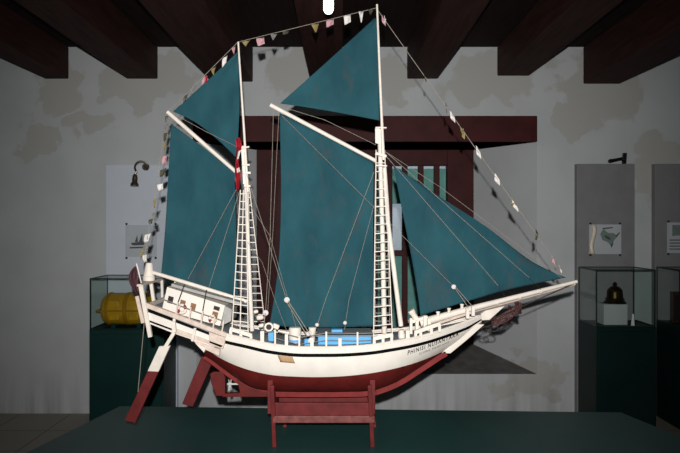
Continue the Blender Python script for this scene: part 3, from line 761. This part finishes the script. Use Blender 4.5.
MB().box((a.x-.01,2.53,a.z),(b.x+.008,2.71,a.z+.006)).build('hatch_roof', M['deck'], hh, bevel=.0015)
c = P(331.5,332.5,2.60); d = P(342.5,332.5,2.60); MB().box((c.x,2.60,a.z+.006),(d.x,2.65,a.z+.018)).build('skylight', M['blue'], hh, bevel=.002)
tk = P(295,342,2.54)
MB().lathe(tk,(0,0,1),[(0,.0255),(.03,.0265),(.055,.026),(.062,.0235),(.064,.01)],20).build('water_tank', M['white'], ship, smooth=True)
MB().lathe(tk,(0,0,1),[(0.002,.027),(.010,.0275),(.012,.026)],20).build('tank_band', M['blue'], ship, smooth=True)
MB().lathe(P(312.4,342,2.56),(0,0,1),[(0,.010),(.03,.011),(.062,.0175),(.064,.012)],16).build('funnel', M['white'], ship, smooth=True)
a = P(304.3,344,2.52); MB().box((a.x,2.52,a.z-.008),(a.x+.024,2.545,a.z+.02)).build('deck_box', M['blue'], ship, bevel=.002)
a = P(268.5,340,2.53); MB().box((a.x,2.53,a.z-.006),(a.x+.022,2.55,a.z+.034)).build('deck_box', M['blue'], ship, bevel=.002)
vc = P(269.8,325.8,2.53)
vm = MB(); vm.lathe(vc,(0,-1,0),[(0,.0165),(.03,.0185),(.034,.0185),(.034,.012),(.006,.011)],18); vm.lathe(vc+Vector((0,.012,-.06)),(0,0,1),[(0,.009),(.05,.009)],12)
vent = vm.build('cowl_vent', M['white'], ship, smooth=True)
MB().lathe(vc+Vector((0,-.0285,0)),(0,-1,0),[(0,.0125),(.003,.0125)],18).build('vent_mouth', M['dark'], vent)
MB().bar(P(273,325,2.55), P(279,327.5,2.55), .02, .02).build('winch', M['white'], ship, bevel=.003)
MB().bar(P(278,331,2.54), P(289,333,2.54), .012, .010).build('winch_bar', M['white'], ship, bevel=.001)
for q in ((257,318,.018),(259,326,.014),(254,312,.012)):
    MB().lathe(P(q[0],q[1],2.55),(1,0,.2),[(0,q[2]*.5),(q[2]*.3,q[2]*.62),(q[2]*1.2,q[2]*.62),(q[2]*1.5,q[2]*.4)],12).build('winch_drum', M['white'], ship, smooth=True)
# ---- steering oars on both quarters
def oar(top, elbow, q, white_v, y, name='steering_oar'):
    t = MB(); t.bar(P(*top,y), P(*elbow,y), .016, .014, up=(0,1,0)); t.bar(P(*elbow,y), P((q[0][0]+q[1][0])/2,q[0][1]+2,y), .014, .014, up=(0,1,0))
    o = t.build(name, M['white'] if white_v else M['stand'], ship, bevel=.001)
    A = [P(*p,y-.008) for p in q]
    L = lambda i, j, v: A[i].lerp(A[j], v)
    if white_v:
        MB().prism([A[0],A[1],L(1,2,white_v),L(0,3,white_v)],(0,.016,0)).build('blade_top', M['white'], o, bevel=.0015)
    MB().prism([L(0,3,white_v),L(1,2,white_v),A[2],A[3]],(0,.016,0)).build('blade', M['stand'], o, bevel=.0015)
oar((173.5,321),(174.5,332), [(159,346.5),(170,346),(135,423),(124.5,420.5)], .335, YN-.02)
oar((206,340),(207,354), [(201.5,356.5),(213.5,359.5),(192.5,407),(182,404)], 0, 2.74)
MB().tube([P(144.3,322,YN),P(138,392,YN-.03)], .0013, 5).build('oar_line', M['rope'], ship)
# ---- anchor lashed under the bowsprit
an = MB(); p, q = P(519,305.5,2.67), P(495,320,2.67)
an.tube([p,q], .0085, 8); an.bar(P(516,301.5,2.64), P(520,313,2.71), .014, .012); an.bar(P(509,306,2.65), P(513,313,2.69), .010, .010)
arc = [P(494,313,2.65), P(494,318,2.655), P(497,322,2.67), P(503,323,2.685), P(508,320,2.695)]
an.tube(arc, .008, 8, .007)
pts = [P(519,305,2.67)+Vector((.010*math.cos(a),0,.010*math.sin(a))) for a in [2*math.pi*k/12 for k in range(12)]]; an.tube(pts, .004, 6, closed=True)
an.build('anchor', M['anchor'], ship, smooth=True)
ch = MB()
for k in range(13):
    u = k/12; c = P(494+25*u, 323-16*u+4*math.sin(u*math.pi), 2.65+.01*math.sin(k*2.1)); e = .009
    pts = [c+Vector((e*math.cos(a), (.004 if k%2 else .001)*math.sin(a), .006*math.sin(a)-.004*math.cos(a))) for a in [2*math.pi*j/10 for j in range(10)]]
    ch.tube(pts, .0032, 5, closed=True)
ch.build('anchor_chain', M['anchor'], ship, smooth=True)
ch = MB()
for k, (cx_, cy_, r) in enumerate(((486,329,.022),(492,328,.026))):
    c = P(cx_,cy_,2.66); ch.tube([c+Vector((r*math.cos(a),.01*math.sin(2*a),r*.55*math.sin(a))) for a in [2*math.pi*j/20 for j in range(20)]], .0025, 5, closed=True)
ch.build('rope_coil', M['rope_d'], ship)

# ---- sails
def curve(pts, n):                               # smooth polyline through pixel points
    out = []; N_ = len(pts)-1
    for i in range(n+1):
        u = i/n*N_; k = min(int(u), N_-1); f = u-k
        p0, p1, p2, p3 = pts[max(k-1,0)], pts[k], pts[k+1], pts[min(k+2,N_)]
        out.append(tuple(.5*((2*p1[j])+(-p0[j]+p2[j])*f+(2*p0[j]-5*p1[j]+4*p2[j]-p3[j])*f*f+(-p0[j]+3*p1[j]-3*p2[j]+p3[j])*f**3) for j in (0,1)))
    return out
def sail(name, top, bottom, left, right, Y, belly, label=None, folds=()):
    n = 28
    T, B, L_, R_ = curve(top,n), curve(bottom,n), curve(left,n), curve(right,n)
    rows = []
    for j in range(n+1):
        v = j/n; r = []
        for i in range(n+1):
            u = i/n; x = [0,0]
            for k in (0,1):
                x[k] = (1-v)*T[i][k]+v*B[i][k]+(1-u)*L_[j][k]+u*R_[j][k]-((1-u)*(1-v)*T[0][k]+u*(1-v)*T[n][k]+(1-u)*v*B[0][k]+u*v*B[n][k])
            b = belly*math.sin(math.pi*u)*math.sin(math.pi*v)
            b += .006*math.sin(5*u+9*v)*math.sin(math.pi*u)+.003*math.sin(17*u-6*v)*v
            r.append(P(x[0],x[1],Y+b))
        rows.append(r)
    o = MB().grid(rows).build(name, M['sail'], ship, smooth=True, solid=.0016)
    return o
mz = sail('mizzen_sail', [(171.2,124),(200,145),(234.5,172)], [(161,275),(200,286.5),(238,296)], [(171.2,124),(168,180),(165,230),(161,275)], [(234.5,172),(236,230),(238,296)], Y0+.01, .03)
ms = sail('main_sail', [(279.5,113),(325,136),(374,163)], [(269.5,325.5),(320,327.5),(374,326)], [(279.5,113),(281,180),(280,240),(276,285),(269.5,325.5)], [(374,163),(373,250),(374,326)], Y0+.01, .04)
sail('mizzen_topsail', [(237.5,52),(238,53),(238.5,54)], [(173,111.5),(195,122),(218,140),(237,158.5)], [(237.5,52),(206,82),(173,111.5)], [(238.5,54),(239.5,105),(237,158.5)], Y0+.012, .012)
sail('main_topsail', [(375,18),(375.8,18.3),(376.5,18.6)], [(280,103.5),(305,107),(340,113),(379.5,120.5)], [(375,18),(330,59),(280,103.5)], [(376.5,18.6),(378.5,70),(379.5,120.5)], Y0+.012, .012)
jb = sail('jib', [(393.5,166),(395.5,167),(397.5,168.5)], [(420.5,315.5),(455,305.5),(500,293),(540,284.5),(563.5,280.5)], [(393.5,166),(400,200),(411,255),(417,290),(420.5,315.5)], [(397.5,168.5),(440,197),(485,226),(525,257),(548,270),(566,277.5)], Y0+.012, -.015)
# seams stitched down the sails
# ---- rigging: every line its own part
def line(pts, r=.0013, m='rope', name='rigging_line', Y=Y0-.02):
    return MB().tube([P(q[0],q[1],Y if len(q) < 3 else q[2]) for q in pts], r*.85, 5).build(name, M[m], ship)
line([(386,152),(529,277.5)], .0013); line([(387,157),(498,285.5)], .0013); line([(529,277.5),(541,290)], .0010, 'rope_d'); line([(498,285.5),(507,299)], .0010, 'rope_d')
line([(386,152),(440,187),(563,279)], .0010)
line([(282,116,Y0-.04),(454,287,Y0-.05)], .0011)
line([(454,287,2.56),(468,307,2.55)], .0018, 'rope'); line([(455.5,287,2.55),(472,306,2.54)], .0018, 'rope')
line([(246,172,Y0-.03),(286.5,299.5,2.56)], .0013); line([(286,301,2.555),(308,337,2.53)], .0022); line([(288,301,2.55),(311,336,2.52)], .0022)
line([(273.5,107),(270,240),(265.5,312)], .0012); line([(279,110),(273,230),(267.5,314)], .0010)
line([(265.5,312,2.58),(263,332,2.50)], .0022)
line([(238,186),(188,279)], .0012); line([(240,190),(208,290)], .0012)
line([(374,172),(325.5,300),(317,326,2.57)], .0013); line([(374,205),(349,300),(344.5,330,2.58)], .0011)
line([(277.5,105.5,Y0-.02),(325,120,Y0-.02),(376,145,Y0-.02)], .0012); line([(172,113),(205,131),(243,150)], .0012)
line([(250,205),(270,236),(296,327,2.57)], .0009); line([(246,240),(262,262),(275,300),(288,334,2.56)], .0009)
line([(572,284,2.62),(484,323,2.615)], .0018, 'rope_d', 'bobstay'); line([(574,284,2.62),(486,322,2.63)], .0018, 'rope_d', 'bobstay')
def deadeye(px, py, r, Y): MB().lathe(P(px,py,Y-.006),(0,1,0),[(0,r*.6),(.003,r),(.009,r),(.012,r*.6)],14).build('deadeye', M['flag_white'], ship, smooth=True)
deadeye(454,287,.010,2.56); deadeye(286.8,300,.012,2.555); deadeye(265.5,313,.012,2.58); deadeye(317,325,.008,2.57); deadeye(345,323,.008,2.58)
deadeye(309,334,.011,2.53); deadeye(311,341,.013,2.52)
# ---- bunting: one line per stay, each pennant a sub-part
def bunting(a, b, flags, Y, r=.0013, sag=0):
    A, B = P(a[0],a[1],Y), P(b[0],b[1],Y); pts = []
    for i in range(13):
        u = i/12; p = A.lerp(B,u); p.z -= sag*math.sin(math.pi*u); pts.append(p)
    ln = MB().tube(pts, r, 5).build('bunting_line', M['rope'], ship)
    for (px, py, w_, h_, m, sh_) in flags:
        c = P(px, py, Y-.002); w0, h0 = w_*Y/F/2, h_*Y/F; rows = []
        tw = random.uniform(-.6,.6); sl = random.uniform(-.25,.25)
        dx = (B-A); dx = Vector((dx.x,0,dx.z)).normalized()*(1 if B.x > A.x else -1)
        if abs(dx.x) < .5: dx = Vector((.8,0,dx.z*.3 if dx.z else 0))
        for j in range(5):
            v = j/4; r_ = []
            for k in range(5):
                u = k/4-.5; kk = (1-.85*v) if sh_ == 't' else 1-.1*v
                p = c+dx*(2*w0*u*kk)+Vector((sl*h0*v, .006*math.sin(5*u+3*v)+tw*2*w0*u*.6, -h0*v))
                r_.append(p)
            rows.append(r_)
        MB().grid(rows).build('pennant', M['flag_'+m], ln, smooth=True, solid=.0006)
bunting((143,267),(167.5,112.5), [(167,116,4,7,'olive','t'),(166.5,124,4,8,'grey','q'),(165.5,133,4,8,'olive','q'),(164.5,143,4,7,'gold','t'),(164.5,156,7,8,'pink','q'),(163.5,169,8,7,'olive','q'),(160,184,7,6,'white','q'),
   (155.5,199,5,9,'gold','t'),(153.5,213,4,7,'grey','q'),(151,219,5,5,'olive','q'),(148,234,6,8,'white','q'),(146,246,6,6,'grey','q'),(142.5,250,5,9,'gold','t'),(144.5,255,5,7,'white','q')], Y0)
bunting((167.5,112.5),(238,42), [(183,97.5,6,5,'grey','q'),(186,95,5,5,'olive','q'),(194,87,6,6,'grey','q'),(204.5,77,7,6,'pink','q'),(206.5,76,4,6,'red','q'),(213.5,68,7,7,'gold','t'),(225,57,7,8,'white','q'),(233.5,47,5,7,'pink','t')], Y0)
bunting((238,42),(376,8), [(246,41,9,5,'gold','t'),(260,38,8,7,'pink','q'),(274,34,7,6,'grey','t'),(286,31,6,3,'olive','q'),(315,24,8,8,'gold','t'),(330,20,8,6,'pink','q'),(347,15.5,7,8,'white','q'),(361,11.5,5,11,'white','t'),(371,9.5,6,5,'olive','t')], Y0, .0013)
bunting((377,9),(566.5,277), [(383.5,18,7,6,'pink','q'),(385,17,4,7,'white','t'),(425,77,6,5,'olive','t'),(446,104,5,9,'grey','t'),(452,113.5,8,7,'white','q'),(460,126,5,8,'gold','t'),(464,130,5,8,'gold','q'),(478,148.5,8,8,'white','q'),
   (497,176,8,7,'white','q'),(513,199.5,7,6,'gold','t'),(514.5,203,9,6,'white','q'),(537,231,5,9,'olive','t'),(552.5,257,5,7,'pink','q'),(556,262,6,8,'grey','q'),(560,267,6,6,'white','t')], Y0, .0015)
# furled red and white flag at the mizzen head
rows = []
for i in range(13):
    v = i/12; r_ = []
    for k in range(6):
        u = k/5; px = 235.6+.8*math.sin(v*8)+u*(4.2+1.2*math.sin(v*11)); py = 139+v*52-u*2
        r_.append(P(px,py,Y0-.045+.01*math.sin(u*8+v*5)))
    rows.append(r_)
m_ = MB(); m_.grid(rows)
for i in range(len(m_.f)):
    rr, kk = i//5, i%5; m_.m[i] = 1 if (rr in (3,4,7) and kk > 1) else 0
m_.build('furled_flag', [M['flag_red'], M['flag_white']], mizzen, smooth=True, solid=.0008)['label'] = 'furled red and white flag at the mizzen masthead'

# ------------------------------------------------------------------ cradle
cr = thing('ship_cradle', 'red wooden trestle stand carrying the ship model on the green table', 'stand', (P(322,447,2.5).x,2.6,TZ))
for (tx, fx) in ((272.5,274.5),(369.5,372.5)):
    for s_ in (-1,1):
        dx_ = .022 if s_ > 0 else 0; xt, xf = P(tx,385,Y0-.13).x, P(fx,447,Y0-.125).x+dx_; zt_ = P(tx,384.5,Y0-.13).z
        MB().bar((xt,Y0+s_*.140,zt_), (xf,Y0+s_*.122,TZ+.001), .017, .018,  up=(0,1,0)).build('leg', M['stand'], cr, bevel=.002)
    x0 = P((tx+fx)/2,400,Y0).x; w_, zg, zk = hull_at(x0); prof = []
    for k in range(9):
        t = .40*k/8; prof.append((sect(x0,t), zk+(zg-zk)*t-.004))
    prof = [(y,z) for (y,z) in prof if y < .126]
    kz0 = P(0,396.5,Y0).z-.002
    prof = [(.013,kz0),(.0135,prof[0][1]+.002)]+[q for q in prof if q[0] > .016]
    top = [(x0-.011,Y0-y,z) for (y,z) in reversed(prof)]+[(x0-.011,Y0+y,z) for (y,z) in prof]
    MB().prism(top+[(x0-.011,Y0+prof[-1][0],kz0-.035),(x0-.011,Y0-prof[-1][0],kz0-.035)],(.022,0,0)).build('chock', M['stand'], cr, bevel=.0015)
for s_ in (-1,1):
    y = Y0+s_*.118
    xa, xb = P(274,405,Y0-.09).x, P(374,405,Y0-.09).x
    za, zb_ = P(0,400,Y0-.085).z, P(0,412.5,Y0-.085).z
    if s_ > 0: za -= .045; zb_ -= .03
    MB().box((xa,y-.008,zb_),(xb,y+.008,za)).build('side_plank', M['stand'], cr, bevel=.002)
    zc, zd = P(0,412.5,Y0-.10).z, P(0,420,Y0-.10).z
    MB().box((xa,y+s_*.012-.010,zd),(xb,y+s_*.012+.010,zc-.002)).build('stretcher', M['stand'] if s_ > 0 else M['stand_l'], cr, bevel=.003)

# ------------------------------------------------------------------ light, camera
def lamp(name, kind, loc, energy, rgb=(1,1,1), **k):
    d = bpy.data.lights.new(name, kind); d.energy = energy; d.color = rgb
    for a, v in k.items(): setattr(d, a, v)
    o = bpy.data.objects.new(name, d); C.objects.link(o); o.location = loc; return o
fl = lamp('camera_flash', 'SPOT', (0,-.10,1.62), 400, (1,.985,.96), shadow_soft_size=.012, spot_size=math.radians(84), spot_blend=1.0)
fl.rotation_euler = (math.radians(90),0,0)
o = lamp('daylight', 'AREA', (.4,6.4,2.4), 15, (.85,.94,1), shape='RECTANGLE', size=3, size_y=2); o.rotation_euler = (math.radians(80),0,0)  # area lamp added outside to light the backdrop
o = lamp('room_light', 'AREA', (-.5,-.6,2.85), 4, (1,.98,.95), shape='RECTANGLE', size=2.5, size_y=1.0); o.rotation_euler = (math.radians(35),0,0)
W = bpy.data.worlds.new('world'); bpy.context.scene.world = W; W.use_nodes = True
W.node_tree.nodes['Background'].inputs[0].default_value = (.8,.9,1,1); W.node_tree.nodes['Background'].inputs[1].default_value = .02
cd = bpy.data.cameras.new('camera'); cam = bpy.data.objects.new('camera', cd); C.objects.link(cam)
cam.location = (0,0,CZ); cam.rotation_euler = (math.radians(90),0,0)
cd.sensor_width = 36; cd.lens = 36*F/680; cd.shift_y = -(CY-226.5)/680*-1; cd.clip_start = .02
bpy.context.scene.camera = cam
bpy.context.scene.view_settings.view_transform = 'Standard'; bpy.context.scene.view_settings.look = 'None'
for o in C.objects:
    if '_o' in o: del o['_o']
